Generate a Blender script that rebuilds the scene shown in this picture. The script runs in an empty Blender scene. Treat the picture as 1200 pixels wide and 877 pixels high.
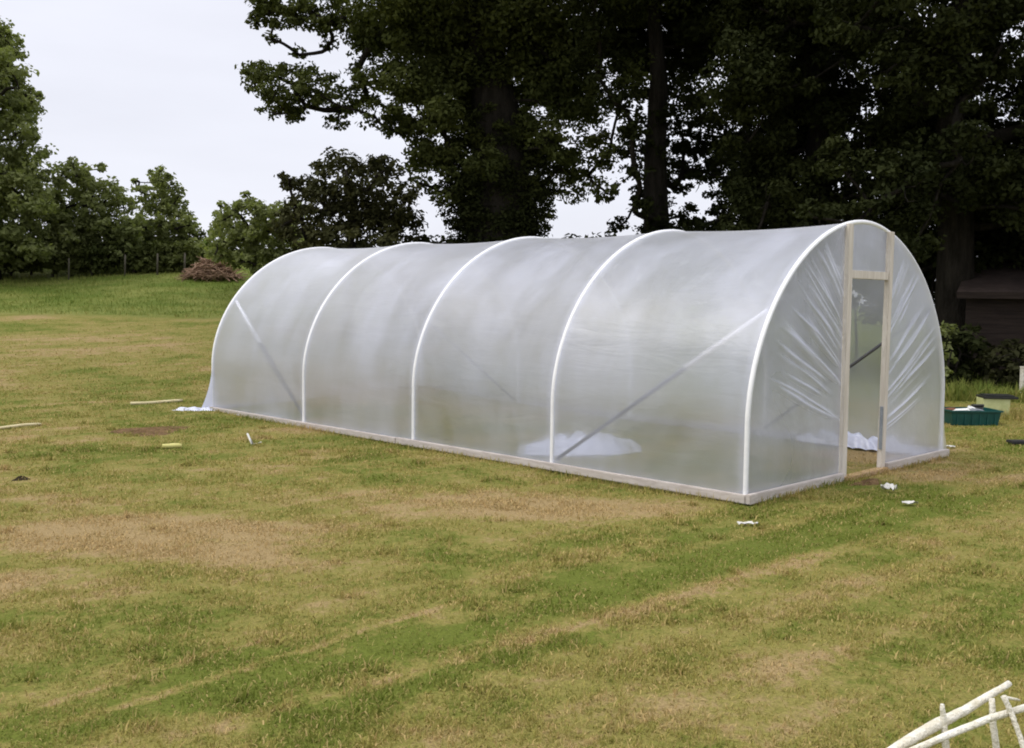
import bpy, bmesh, math, random
import numpy as np
from mathutils import Vector, Matrix

random.seed(7); rng = np.random.default_rng(11)
scene = bpy.context.scene
COL = scene.collection
R = math.radians

# ------------------------------------------------------------------ camera numbers
F_PX, PITCH, ROLL, CAM_H = 1193.99, 0.0725, 0.0118, 1.5606
def ray(px, py):
    u, v = px - 600.0, py - 438.5
    c, s = math.cos(ROLL), math.sin(ROLL)
    X, Y = (c*u + s*v)/F_PX, -(-s*u + c*v)/F_PX
    cp, sp = math.cos(PITCH), math.sin(PITCH)
    return Vector((X, cp + sp*Y, -sp + cp*Y))
def at(px, py, d):
    """point at forward distance d on the line of sight through a photo pixel"""
    r = ray(px, py); return Vector((0, 0, CAM_H)) + r*(d/r.y)

# ------------------------------------------------------------------ terrain
def sstep(a, b, x):
    t = np.clip((np.asarray(x, float) - a)/(b - a), 0, 1); return t*t*(3 - 2*t)
def terrain(x, y):
    x = np.asarray(x, float); y = np.asarray(y, float)
    w = 0.12 + 0.88*(1 - sstep(-2.0, 9.0, x - (y - 20)*0.12))
    a = np.clip((y - 12.5)/15.5, 0, None)
    g = 1.15*np.minimum(a, 1)**1.35
    b = np.clip((y - 28.0)/10.0, 0, 1)
    g = g + 1.55*(b*b*(3 - 2*b))*0.55 + 1.55*0.45*b + np.clip(y - 38, 0, 200)*0.02
    bump = 0.018*np.sin(x*1.3 + 0.7*np.sin(y*0.9)) * np.cos(y*1.1 + 0.6*np.sin(x*0.7))
    bump = bump + 0.15*sstep(26, 36, y)*np.sin(x*0.55 + 1.0)*w
    return g*w + bump*sstep(0.5, 2.0, np.hypot(x*0.3, y - 4)) * 0.9
def tz(x, y): return float(terrain(x, y))
def ground_at(px, py):
    r = ray(px, py); t = 1.0
    while t < 120:
        p = Vector((0, 0, CAM_H)) + r*t
        if p.z <= tz(p.x, p.y): break
        t += 0.03
    return Vector((p.x, p.y, tz(p.x, p.y)))

# ------------------------------------------------------------------ node helpers
class NT:
    def __init__(s, name):
        s.m = bpy.data.materials.new(name); s.m.use_nodes = True
        s.t = s.m.node_tree; s.t.nodes.clear()
        s.out = s.t.nodes.new('ShaderNodeOutputMaterial')
    def n(s, typ, **kw):
        nd = s.t.nodes.new(typ)
        for k, v in kw.items(): setattr(nd, k, v)
        return nd
    def put(s, sock, v):
        if hasattr(v, 'links') or isinstance(v, bpy.types.NodeSocket): s.t.links.new(v, sock)
        elif isinstance(v, (tuple, list)): sock.default_value = tuple(v) + ((1,) if len(v) == 3 and len(sock.default_value) == 4 else ())
        else: sock.default_value = v
    def math(s, op, a, b=0.0, c=None, clamp=False):
        nd = s.n('ShaderNodeMath', operation=op); nd.use_clamp = clamp
        s.put(nd.inputs[0], a); s.put(nd.inputs[1], b)
        if c is not None: s.put(nd.inputs[2], c)
        return nd.outputs[0]
    def noise(s, vec, scale, detail=4, rough=0.55, dist=0.0):
        nd = s.n('ShaderNodeTexNoise'); s.put(nd.inputs['Vector'], vec)
        nd.inputs['Scale'].default_value = scale; nd.inputs['Detail'].default_value = detail
        nd.inputs['Roughness'].default_value = rough; nd.inputs['Distortion'].default_value = dist
        return nd.outputs[0]
    def smooth(s, v, a, b, lo=0.0, hi=1.0):
        nd = s.n('ShaderNodeMapRange', interpolation_type='SMOOTHSTEP'); nd.clamp = True
        s.put(nd.inputs['Value'], v); nd.inputs['From Min'].default_value = a; nd.inputs['From Max'].default_value = b
        nd.inputs['To Min'].default_value = lo; nd.inputs['To Max'].default_value = hi
        return nd.outputs[0]
    def mix(s, fac, a, b, mode='MIX'):
        nd = s.n('ShaderNodeMix', data_type='RGBA', blend_type=mode)
        s.put(nd.inputs[0], fac); s.put(nd.inputs[6], a); s.put(nd.inputs[7], b)
        return nd.outputs[2]
    def pos(s): return s.n('ShaderNodeNewGeometry').outputs['Position']
    def obj(s): return s.n('ShaderNodeTexCoord').outputs['Object']
    def map(s, vec, loc=(0,0,0), rot=(0,0,0), scale=(1,1,1)):
        nd = s.n('ShaderNodeMapping'); s.put(nd.inputs[0], vec)
        nd.inputs['Location'].default_value = loc; nd.inputs['Rotation'].default_value = rot; nd.inputs['Scale'].default_value = scale
        return nd.outputs[0]
    def bump(s, h, strength=0.3, dist=0.02):
        nd = s.n('ShaderNodeBump'); s.put(nd.inputs['Height'], h)
        nd.inputs['Strength'].default_value = strength; nd.inputs['Distance'].default_value = dist
        return nd.outputs[0]
    def bsdf(s, color, rough=0.8, spec=0.3, normal=None, **kw):
        nd = s.n('ShaderNodeBsdfPrincipled'); s.put(nd.inputs['Base Color'], color)
        s.put(nd.inputs['Roughness'], rough); nd.inputs['Specular IOR Level'].default_value = spec
        for k, v in kw.items(): s.put(nd.inputs[k], v)
        if normal is not None: s.put(nd.inputs['Normal'], normal)
        return nd.outputs[0]
    def surf(s, sh): s.t.links.new(sh, s.out.inputs['Surface']); return s.m

def plain(name, c1, c2, scale=8, rough=0.6, spec=0.3, bump=0.15, stretch=(1,1,1), bdist=0.01):
    t = NT(name); v = t.map(t.obj(), scale=stretch)
    n = t.noise(v, scale, 6); n2 = t.noise(v, scale*6, 3)
    f = t.smooth(t.math('ADD', t.math('MULTIPLY', n, 0.7), t.math('MULTIPLY', n2, 0.3)), 0.32, 0.68)
    return t.surf(t.bsdf(t.mix(f, c1, c2), rough, spec, t.bump(n2, bump, bdist)))

# ------------------------------------------------------------------ materials
MOW = math.atan2(4.5, 5.5)
def turf_colour(t):
    p = t.pos()
    mow = t.map(p, rot=(0, 0, -MOW))
    streak = t.noise(t.map(mow, scale=(0.22, 2.6, 1)), 1.0, 5, 0.6)
    streak2 = t.noise(t.map(mow, scale=(0.5, 9.0, 1)), 1.0, 4, 0.6)
    big = t.noise(p, 0.33, 5, 0.6, 0.6)
    mid = t.noise(p, 1.9, 6, 0.68)
    fine = t.noise(t.map(p, scale=(1, 0.7, 1)), 17.0, 4, 0.7)
    f = t.math('ADD', t.math('MULTIPLY', big, 0.85), t.math('MULTIPLY', streak, 0.40))
    f = t.math('ADD', f, t.math('MULTIPLY', mid, 0.72))
    f = t.math('ADD', f, t.math('MULTIPLY', fine, 0.50))
    f = t.math('ADD', f, t.math('MULTIPLY', streak2, 0.20))
    f = t.math('ADD', f, -0.265)
    # patches: straw coloured (+) and greener (-) areas where the grass was cut and lay
    def blob(px, py, rx, ry, rot, amp):
        g = ground_at(px, py)
        v = t.map(p, loc=(0,0,0)); 
        sub = t.n('ShaderNodeVectorMath', operation='SUBTRACT'); t.put(sub.inputs[0], p); sub.inputs[1].default_value = (g.x, g.y, 0)
        v = t.map(sub.outputs[0], rot=(0, 0, -rot), scale=(1,1,0))
        v = t.map(v, scale=(1/rx, 1/ry, 0))
        ln = t.n('ShaderNodeVectorMath', operation='LENGTH'); t.put(ln.inputs[0], v)
        d = t.math('ADD', ln.outputs['Value'], t.math('MULTIPLY_ADD', mid, 0.9, -0.45))
        return t.smooth(d, 0.35, 1.15, amp, 0.0)
    for b in [(190, 630, 1.7, 0.8, 0.0, 0.34), (520, 590, 1.6, 0.8, 0.0, 0.22), (60, 690, .6, .45, 0, .2), (700, 600, 1.2, .6, .3, .20),
              (820, 790, .9, .45, MOW, .12), (130, 400, 3.0, 2.5, 0, .07), (20, 445, 1.5, 1.2, 0, .10), (190, 372, 5, 1.0, 0, .10),
              (420, 640, .9, .5, 0, -.20), (300, 790, 1.3, .35, MOW, -.14), (560, 800, 1.2, .4, MOW, -.1), (1130, 560, 1.0, .5, 0, .12), (900, 850, .5, .3, 0, .08), (1000, 690, 1.6, .22, MOW, .16),
              (100, 530, 1.6, .7, 0, -.14), (1012, 535, .6, .5, 0, .4), (420, 460, 3, 2.5, 0, .15), (340, 545, 1.0, .5, 0, -.05)]:
        f = t.math('ADD', f, blob(*b))
    # narrow lines left by the mower: green wheel tracks and thin rows of pale cut grass
    def line(p1, p2, wd, amp, wob=0.25):
        a, b = ground_at(*p1), ground_at(*p2); d = (b - a); ln = math.hypot(d.x, d.y); an = math.atan2(d.y, d.x); c = (a + b)/2
        sub = t.n('ShaderNodeVectorMath', operation='SUBTRACT'); t.put(sub.inputs[0], p); sub.inputs[1].default_value = (c.x, c.y, 0)
        v = t.map(sub.outputs[0], rot=(0, 0, -an))
        sx = t.n('ShaderNodeSeparateXYZ'); t.put(sx.inputs[0], v)
        yy = t.math('ADD', sx.outputs['Y'], t.math('MULTIPLY_ADD', mid, wob, -wob/2))
        k = t.math('MULTIPLY', t.smooth(t.math('ABSOLUTE', yy), wd*.25, wd, 1.0, 0.0), t.smooth(t.math('ABSOLUTE', sx.outputs['X']), ln*.3, ln*.56, 1.0, 0.0))
        return t.math('MULTIPLY', k, t.math('MULTIPLY', t.smooth(fine, .25, .6, .4, 1.0), amp))
    for b in [((60, 868), (1230, 565), .20, -.17), ((560, 735), (1230, 535), .18, -.17), ((620, 700), (830, 625), .16, -.12), ((700, 735), (1010, 640), .14, .18), ((10, 872), (575, 695), .05, .20, .16), ((200, 872), (760, 715), .09, .14, .2), ((420, 872), (1000, 715), .16, -.10, .2), ((0, 845), (330, 745), .04, .20, .14),
              ((430, 800), (1000, 640), .12, .12), ((900, 800), (1190, 690), .15, .15), ((0, 412), (250, 403), .35, .16, .5), ((60, 366), (340, 368), .5, .20, .6), ((0, 478), (150, 470), .2, .15)]:
        f = t.math('ADD', f, line(*b))
    f = t.smooth(f, 0.86, 1.38)
    col = t.mix(t.smooth(f, 0.0, 0.5), (0.132, 0.156, 0.026), (0.245, 0.215, 0.060))
    col = t.mix(t.smooth(f, 0.5, 1.0), col, (0.345, 0.250, 0.118))
    # bare earth flecks
    e = t.smooth(t.noise(p, 4.3, 5, 0.7), 0.66, 0.80)
    col = t.mix(t.math('MULTIPLY', e, 0.45), col, (0.11, 0.075, 0.035))
    # long green grass of the unmown bank behind the cut line
    sx = t.n('ShaderNodeSeparateXYZ'); t.put(sx.inputs[0], p)
    edge = t.math('ADD', sx.outputs['Y'], t.math('MULTIPLY', t.math('SUBTRACT', mid, 0.5), 1.6))
    edge = t.math('ADD', edge, t.math('MULTIPLY', sx.outputs['X'], 0.10))
    wild = t.smooth(edge, 25.0, 26.2)
    edge2 = t.math('ADD', sx.outputs['Y'], t.math('MULTIPLY', t.math('SUBTRACT', mid, 0.5), 1.2))
    wild = t.math('MAXIMUM', wild, t.math('MULTIPLY', t.smooth(edge2, 15.6, 16.6), t.smooth(sx.outputs['X'], 1.0, 3.0)))
    wcol = t.mix(t.smooth(t.noise(t.map(p, scale=(.5, 1.0, 1)), 0.8, 6, 0.65), 0.38, 0.64), (0.112, 0.152, 0.026), (0.200, 0.218, 0.056))
    col = t.mix(wild, col, wcol)
    return col, fine, wild
def m_turf():
    t = NT('turf'); col, fine, mid = turf_colour(t)
    vf = t.noise(t.pos(), 70.0, 3, 0.7)
    h = t.math('ADD', t.math('MULTIPLY', fine, 0.8), t.math('MULTIPLY', vf, 0.5))
    col = t.mix(t.smooth(vf, 0.35, 0.65), t.mix(1.0, col, (0.72, 0.72, 0.70), 'MULTIPLY'), col)
    return t.surf(t.bsdf(col, 0.95, 0.08, t.bump(h, 0.8, 0.04)))
def m_blade(name, k=1.0):
    t = NT(name); col, fine, mid = turf_colour(t)
    at_ = t.n('ShaderNodeAttribute', attribute_name='tint').outputs['Fac']
    col = t.mix(t.math('MULTIPLY', t.smooth(at_, 0.6, 1.0, 0, .75), t.math('MULTIPLY_ADD', mid, -.85, 1.0)), col, (0.33, 0.25, 0.115))
    col = t.mix(1.0, col, t.mix(at_, (0.78*k, 0.84*k, 0.75*k), (1.2*k, 1.14*k, 1.1*k)), 'MULTIPLY')
    a = t.bsdf(col, 0.75, 0.15)
    tr = t.n('ShaderNodeBsdfTranslucent'); t.put(tr.inputs[0], col)
    mx = t.n('ShaderNodeMixShader'); mx.inputs[0].default_value = 0.3
    t.t.links.new(a, mx.inputs[1]); t.t.links.new(tr.outputs[0], mx.inputs[2])
    return t.surf(mx.outputs[0])
def m_leaf(name, dark, light, trans=0.25, scale=0.5):
    t = NT(name)
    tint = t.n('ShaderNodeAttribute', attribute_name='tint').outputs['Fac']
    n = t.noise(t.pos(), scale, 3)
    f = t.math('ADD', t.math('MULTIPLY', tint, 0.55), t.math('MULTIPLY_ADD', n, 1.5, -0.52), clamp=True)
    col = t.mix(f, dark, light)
    a = t.bsdf(col, 0.8, 0.06)
    tr = t.n('ShaderNodeBsdfTranslucent'); t.put(tr.inputs[0], t.mix(1.0, col, (1.15, 1.25, 0.6), 'MULTIPLY'))
    mx = t.n('ShaderNodeMixShader'); mx.inputs[0].default_value = trans
    t.t.links.new(a, mx.inputs[1]); t.t.links.new(tr.outputs[0], mx.inputs[2])
    return t.surf(mx.outputs[0])
def m_film(name, clear=0.67, milk=1.0):
    """horticultural polythene: part see-through, part milky"""
    t = NT(name)
    fold = t.n('ShaderNodeAttribute', attribute_name='fold').outputs['Fac']
    v = t.obj()
    n = t.noise(t.map(v, scale=(.7, .8, .45)), 1.3, 4, 0.6, 0.4)
    wr = t.noise(t.map(v, scale=(3.0, 0.5, 3.0)), 2.5, 5, 0.6, 0.5)
    bm_ = t.bump(t.math('ADD', wr, t.math('MULTIPLY', n, 0.6)), 0.21, 0.03)
    white = (0.615*milk, 0.64*milk, 0.765*milk)
    tp = t.n('ShaderNodeBsdfTransparent'); tp.inputs[0].default_value = (0.93, 0.94, 0.95, 1)
    tl = t.n('ShaderNodeBsdfTranslucent'); t.put(tl.inputs[0], white); t.put(tl.inputs['Normal'], bm_)
    df = t.n('ShaderNodeBsdfDiffuse'); t.put(df.inputs[0], white); t.put(df.inputs['Normal'], bm_)
    gl = t.n('ShaderNodeBsdfGlossy'); gl.inputs[0].default_value = (1, 1, 1, 1); gl.inputs['Roughness'].default_value = 0.40; t.put(gl.inputs['Normal'], bm_)
    def mx(f, a, b):
        m = t.n('ShaderNodeMixShader'); t.put(m.inputs[0], f); t.t.links.new(a, m.inputs[1]); t.t.links.new(b, m.inputs[2]); return m.outputs[0]
    milkyness = mx(0.30, df.outputs[0], tl.outputs[0])
    cl = t.math('SUBTRACT', t.math('MULTIPLY_ADD', n, 1.0, clear - 0.50), t.math('MULTIPLY', fold, clear*0.85), clamp=True)
    rf = t.n('ShaderNodeBsdfRefraction', distribution='GGX'); rf.inputs['Color'].default_value = (0.93, 0.94, 0.96, 1)
    rf.inputs['Roughness'].default_value = 0.42; rf.inputs['IOR'].default_value = 1.15
    body = mx(cl, milkyness, mx(0.46, rf.outputs[0], tp.outputs[0]))     # mostly blurred, a little sharp
    lw = t.n('ShaderNodeLayerWeight'); lw.inputs[0].default_value = 0.5; t.put(lw.inputs['Normal'], bm_)
    fr = t.math('MULTIPLY_ADD', t.math('POWER', lw.outputs['Facing'], 4.0), 0.55, 0.09)
    return t.surf(mx(fr, body, gl.outputs[0]))

M = {}
M['turf'] = m_turf()
M['blade'] = m_blade('grass_blade', 1.28)
M['film'] = m_film('polythene')
M['film_thick'] = m_film('polythene_bunched', 0.25, 1.12)
M['tape'] = plain('white_tape', (0.74, 0.74, 0.74), (0.82, 0.82, 0.81), 12, 0.45, 0.4, 0.05)
M['tube'] = plain('galvanised_tube', (0.07, 0.07, 0.075), (0.11, 0.11, 0.115), 14, 0.45, 0.5, 0.05)
def m_wood(name, c1, c2, grain=(9, 9, 0.9)):
    t = NT(name); v = t.map(t.obj(), scale=grain)
    n = t.noise(v, 3.0, 6, 0.6, 0.8); n2 = t.noise(t.obj(), 1.2, 3)
    col = t.mix(t.smooth(n, 0.35, 0.65), c1, c2)
    col = t.mix(t.smooth(n2, 0.45, 0.75, 0, 0.4), col, (0.46, 0.41, 0.35))
    return t.surf(t.bsdf(col, 0.75, 0.2, t.bump(n, 0.25, 0.006)))
M['timber'] = m_wood('pale_timber', (0.52, 0.47, 0.40), (0.64, 0.59, 0.52))
M['board'] = m_wood('film_wrapped_board', (0.40, 0.355, 0.32), (0.50, 0.455, 0.415), (1.6, 1.6, 12))
M['board_dark'] = m_wood('worn_threshold', (0.30, 0.19, 0.09), (0.42, 0.29, 0.15))
M['bark'] = plain('bark', (0.014, 0.012, 0.009), (0.038, 0.033, 0.026), 3, 0.95, 0.1, 0.8, (3, 3, .5), 0.08)
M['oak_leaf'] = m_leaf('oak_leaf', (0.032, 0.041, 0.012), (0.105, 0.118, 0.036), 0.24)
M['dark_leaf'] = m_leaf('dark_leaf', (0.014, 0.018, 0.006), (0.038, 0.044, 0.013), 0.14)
M['hedge_leaf'] = m_leaf('hedge_leaf', (0.105, 0.125, 0.042), (0.250, 0.270, 0.115), 0.42)
M['light_leaf'] = m_leaf('light_leaf', (0.065, 0.110, 0.020), (0.170, 0.220, 0.050), 0.32)
M['thorn_leaf'] = m_leaf('thorn_leaf', (0.020, 0.022, 0.010), (0.060, 0.060, 0.022), 0.15)
M['white_paint'] = plain('flaking_white_paint', (0.54, 0.49, 0.36), (0.78, 0.75, 0.65), 14, 0.75, 0.15, 0.9, (1,1,1), 0.012)
M['green_plastic'] = plain('green_plastic', (0.004, 0.050, 0.044), (0.007, 0.075, 0.064), 10, 0.45, 0.4, 0.04)
M['cream_plastic'] = plain('yellow_green_plastic', (0.42, 0.45, 0.20), (0.52, 0.54, 0.27), 10, 0.5, 0.4, 0.04)
M['black_plastic'] = plain('black_plastic', (0.012, 0.013, 0.011), (0.03, 0.03, 0.026), 10, 0.5, 0.4, 0.05)
M['white_plastic'] = plain('white_plastic', (0.66, 0.66, 0.62), (0.78, 0.78, 0.75), 10, 0.45, 0.4, 0.03)
M['grey_plastic'] = plain('grey_plastic', (0.20, 0.22, 0.24), (0.30, 0.32, 0.34), 10, 0.5, 0.4, 0.03)
M['terracotta'] = plain('brown_pot', (0.13, 0.05, 0.03), (0.20, 0.09, 0.05), 10, 0.7, 0.2, 0.06)
M['yellow'] = plain('yellow_wood', (0.46, 0.42, 0.13), (0.56, 0.52, 0.20), 9, 0.6, 0.3, 0.1)
M['pale_stick'] = plain('pale_stick', (0.52, 0.44, 0.24), (0.66, 0.58, 0.36), 9, 0.7, 0.2, 0.2)
M['paper'] = plain('white_scrap', (0.52, 0.50, 0.44), (0.66, 0.65, 0.60), 12, 0.6, 0.3, 0.1)
M['soil'] = plain('dug_soil', (0.085, 0.050, 0.022), (0.19, 0.120, 0.058), 7, 0.95, 0.1, 0.9, (1,1,1), 0.03)
M['dark_soil'] = plain('dark_clod', (0.020, 0.015, 0.008), (0.045, 0.032, 0.016), 12, 0.95, 0.1, 0.9, (1,1,1), 0.02)
M['brush'] = plain('dead_brush', (0.17, 0.10, 0.06), (0.38, 0.26, 0.18), 3, 0.9, 0.1, 0.2)
M['shed_wood'] = plain('dark_shed_boards', (0.016, 0.011, 0.009), (0.034, 0.024, 0.018), 4, 0.85, 0.2, 0.4, (.4, .4, 6))
M['shed_roof'] = plain('brown_roof_felt', (0.036, 0.026, 0.022), (0.060, 0.044, 0.037), 6, 0.9, 0.15, 0.3)
M['grey_post'] = plain('weathered_post', (0.06, 0.055, 0.04), (0.11, 0.10, 0.075), 8, 0.9, 0.1, 0.4, (3, 3, .5))
M['rubber'] = plain('dark_board', (0.018, 0.017, 0.018), (0.035, 0.032, 0.032), 8, 0.6, 0.3, 0.2)

# ------------------------------------------------------------------ object helpers
def tag(o, label=None, cat=None, group=None, kind=None):
    if label: o['label'] = label
    if cat: o['category'] = cat
    if group: o['group'] = group
    if kind: o['kind'] = kind
    return o
def empty(name, loc, rz=0.0):
    o = bpy.data.objects.new(name, None); o.empty_display_size = 0.2
    o.location = loc; o.rotation_euler = (0, 0, rz); COL.objects.link(o); return o
def link(name, me, mat, parent=None, smooth=False):
    o = bpy.data.objects.new(name, me); COL.objects.link(o)
    if mat: me.materials.append(M[mat])
    if parent: o.parent = parent
    if smooth: me.polygons.foreach_set('use_smooth', [True]*len(me.polygons))
    return o
def np_mesh(name, V, F, attrs=None):
    """V (n,3), F (m,k) with constant k; fast"""
    me = bpy.data.meshes.new(name); V = np.ascontiguousarray(V, np.float32); F = np.ascontiguousarray(F, np.int32)
    me.vertices.add(len(V)); me.vertices.foreach_set('co', V.ravel())
    k = F.shape[1]; me.loops.add(F.size); me.loops.foreach_set('vertex_index', F.ravel())
    me.polygons.add(len(F)); me.polygons.foreach_set('loop_start', np.arange(len(F), dtype=np.int32)*k)
    for a, vals in (attrs or {}).items():
        at_ = me.attributes.new(a, 'FLOAT', 'POINT'); at_.data.foreach_set('value', np.ascontiguousarray(vals, np.float32))
    me.update(calc_edges=True); me.validate(); return me
def grid_faces(nu, nv):
    i = np.arange(nu*nv).reshape(nu, nv)
    return np.stack([i[:-1, :-1], i[1:, :-1], i[1:, 1:], i[:-1, 1:]], -1).reshape(-1, 4)
class MB:
    """collects boxes / tubes / lathes, then links them as one mesh object"""
    def __init__(s): s.v = []; s.f = []
    def add(s, V, Fs):
        b = len(s.v); s.v += [tuple(x) for x in V]; s.f += [tuple(b + i for i in f) for f in Fs]; return s
    def box(s, c, size, rot=None, taper=1.0):
        hx, hy, hz = size[0]/2, size[1]/2, size[2]/2; V = []
        for z in (-1, 1):
            k = taper if z > 0 else 1.0
            for x, y in ((-1, -1), (1, -1), (1, 1), (-1, 1)):
                p = Vector((x*hx*k, y*hy*k, z*hz)); V.append((rot @ p if rot else p) + Vector(c))
        return s.add(V, [(3, 2, 1, 0), (4, 5, 6, 7), (0, 1, 5, 4), (1, 2, 6, 5), (2, 3, 7, 6), (3, 0, 4, 7)])
    def tube(s, pts, rad, seg=8, jit=0.0):
        pts = [Vector(p) for p in pts]; n = len(pts)
        if not hasattr(rad, '__len__'): rad = [rad]*n
        V = []; up = Vector((0, 0, 1)); prev = None
        for i, p in enumerate(pts):
            d = (pts[min(i+1, n-1)] - pts[max(i-1, 0)]).normalized()
            if prev is None:
                a = d.cross(up if abs(d.z) < 0.9 else Vector((1, 0, 0))).normalized()
            else: a = (prev - d*prev.dot(d)).normalized()
            prev = a; b = d.cross(a)
            for k in range(seg):
                t = 2*math.pi*k/seg; r = rad[i]*(1 + random.uniform(-jit, jit))
                V.append(p + (a*math.cos(t) + b*math.sin(t))*r)
        Fs = [(i*seg + k, i*seg + (k+1) % seg, (i+1)*seg + (k+1) % seg, (i+1)*seg + k) for i in range(n-1) for k in range(seg)]
        Fs += [tuple(range(seg))[::-1], tuple((n-1)*seg + k for k in range(seg))]
        return s.add(V, Fs)
    def lathe(s, prof, c=(0, 0, 0), seg=16):
        V = [(c[0] + r*math.cos(2*math.pi*k/seg), c[1] + r*math.sin(2*math.pi*k/seg), c[2] + z) for r, z in prof for k in range(seg)]
        n = len(prof)
        Fs = [(i*seg + k, i*seg + (k+1) % seg, (i+1)*seg + (k+1) % seg, (i+1)*seg + k) for i in range(n-1) for k in range(seg)]
        Fs += [tuple(range(seg))[::-1], tuple((n-1)*seg + k for k in range(seg))]
        return s.add(V, Fs)
    def build(s, name, mat, parent=None, smooth=False, bevel=0.0):
        me = bpy.data.meshes.new(name); me.from_pydata(s.v, [], s.f); me.update()
        if bevel > 0:
            bm = bmesh.new(); bm.from_mesh(me)
            bmesh.ops.bevel(bm, geom=bm.edges[:], offset=bevel, segments=2, affect='EDGES', clamp_overlap=True)
            bm.to_mesh(me); bm.free()
        return link(name, me, mat, parent, smooth)

# ------------------------------------------------------------------ ground sheet
def axis(stops):
    out = []
    for a, b, st in stops: out += list(np.arange(a, b, st))
    return np.array(out + [stops[-1][1]])
gx = axis([(-300, -60, 20), (-60, -20, 2.0), (-20, -8, 0.6), (-8, 10, 0.16), (10, 24, 0.6), (24, 60, 3), (60, 300, 20)])
gy = axis([(-60, -4, 4), (-4, 2, 0.6), (2, 17, 0.16), (17, 42, 0.5), (42, 80, 3), (80, 400, 20)])
X, Y = np.meshgrid(gx, gy, indexing='ij')
def lumps(x, y):
    s = np.zeros_like(x); r2 = np.random.default_rng(3)
    for k in range(40):
        fr = 2.0 + 6*r2.random(); a = r2.random()*6.28; s += np.sin((x*math.cos(a) + y*math.sin(a))*fr + r2.random()*6.28)/fr
    return s*0.0035
near = (1 - sstep(15, 20, Y))*(1 - sstep(9, 11, np.abs(X)))
Z = terrain(X, Y) + lumps(X, Y)*near
tag(link('ground', np_mesh('ground', np.stack([X, Y, Z], -1).reshape(-1, 3), grid_faces(*X.shape)), 'turf', smooth=True), kind='structure',
    label='mown straw and green lawn sloping up to a longer grass bank')

# ------------------------------------------------------------------ tunnel frame of reference
W, H_, LEG, N_, L_ = 3.664, 2.289, 0.6417, 1.8958, 8.3356
HOOP_Y = [0.0, 2.0564, 4.0638, 6.1366, 8.3356]
YAW = 0.782; TO = Vector((3.1226, 9.1254, 0))
def t2w(x, y, z): 
    c, s = math.cos(YAW), math.sin(YAW); return Vector((TO.x + c*x - s*y, TO.y + s*x + c*y, z))
def w2t(x, y):
    c, s = math.cos(YAW), math.sin(YAW); dx, dy = x - TO.x, y - TO.y; return c*dx + s*dy, -s*dx + c*dy
def profile(m=72, inset=0.0):
    w, h = W/2 - inset, H_ - inset
    z0 = np.linspace(0, LEG, 10, endpoint=False); a = np.linspace(math.pi, 0, m)
    x = w*np.sign(np.cos(a))*np.abs(np.cos(a))**(2/N_); z = LEG + (h - LEG)*np.abs(np.sin(a))**(2/N_)
    return np.concatenate([-w + 0*z0, x, w + 0*z0]), np.concatenate([z0, z, z0[::-1]])
def hoop_x(z):
    """half width at height z"""
    z = np.asarray(z, float); k = np.clip((z - LEG)/(H_ - LEG), 0, 1)
    return W/2*(1 - k**N_)**(1/N_)

# ------------------------------------------------------------------ grass blades (stuff)
def blades(name, px, py, length, width, mat, lean=0.8, label=None):
    n = len(px); z = terrain(px, py) - 0.004
    ang = rng.random(n)*6.283; tl = (rng.random(n)**0.7)*lean
    L = length*(0.5 + rng.random(n)); wv = width*(0.7 + 0.6*rng.random(n))
    dx, dy = np.cos(ang), np.sin(ang); ph = rng.random(n)*6.283
    sx, sy = np.cos(ph)*wv/2, np.sin(ph)*wv/2
    base = np.stack([px, py, z], -1); s = np.stack([sx, sy, 0*sx], -1)
    midp = base + np.stack([dx*np.sin(tl*0.6)*L*.55, dy*np.sin(tl*0.6)*L*.55, np.cos(tl*0.6)*L*.55], -1)
    tip = midp + np.stack([dx*np.sin(tl*1.5)*L*.45, dy*np.sin(tl*1.5)*L*.45, np.cos(tl*1.5)*L*.45], -1)
    V = np.concatenate([base - s, base + s, midp + s*.7, midp - s*.7, tip], 0)
    i = np.arange(n); Q = np.stack([i, i+n, i+2*n, i+3*n], -1); T = np.stack([i+3*n, i+2*n, i+4*n], -1)
    tint = np.tile(rng.random(n), 5)
    F = np.concatenate([Q[:, [0, 1, 2]], Q[:, [0, 2, 3]], T])
    return tag(link(name, np_mesh(name, V, F, {'tint': tint}), mat), kind='stuff', label=label)
def wedge(n, d0, d1, pw, m=0.06):
    u = rng.random(n); d = (d0**pw + u*(d1**pw - d0**pw))**(1/pw)
    return (rng.random(n)*2 - 1)*(0.51 + m)*d, d
# density falls with distance; clumped by rejection on a lumpy field
bx, by = wedge(620000, 2.9, 26, 0.45)
cl = lumps(bx*3.1, by*3.1)/0.0035
keep = rng.random(len(bx)) < np.clip(0.55 + 0.28*cl, 0.12, 1)*(1 - 0.9*sstep(12, 25, by))
tx, ty = w2t(bx, by)
inside = (np.abs(tx) < W/2 + .05) & (ty > -0.03) & (ty < L_ + .03)
keep &= ~(inside & (rng.random(len(bx)) < 0.75))
edge = (np.abs(np.abs(tx) - W/2) < 0.07) & (ty > -.1) & (ty < L_ + .1)
keep &= ~edge
bx, by = bx[keep], by[keep]
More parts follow.
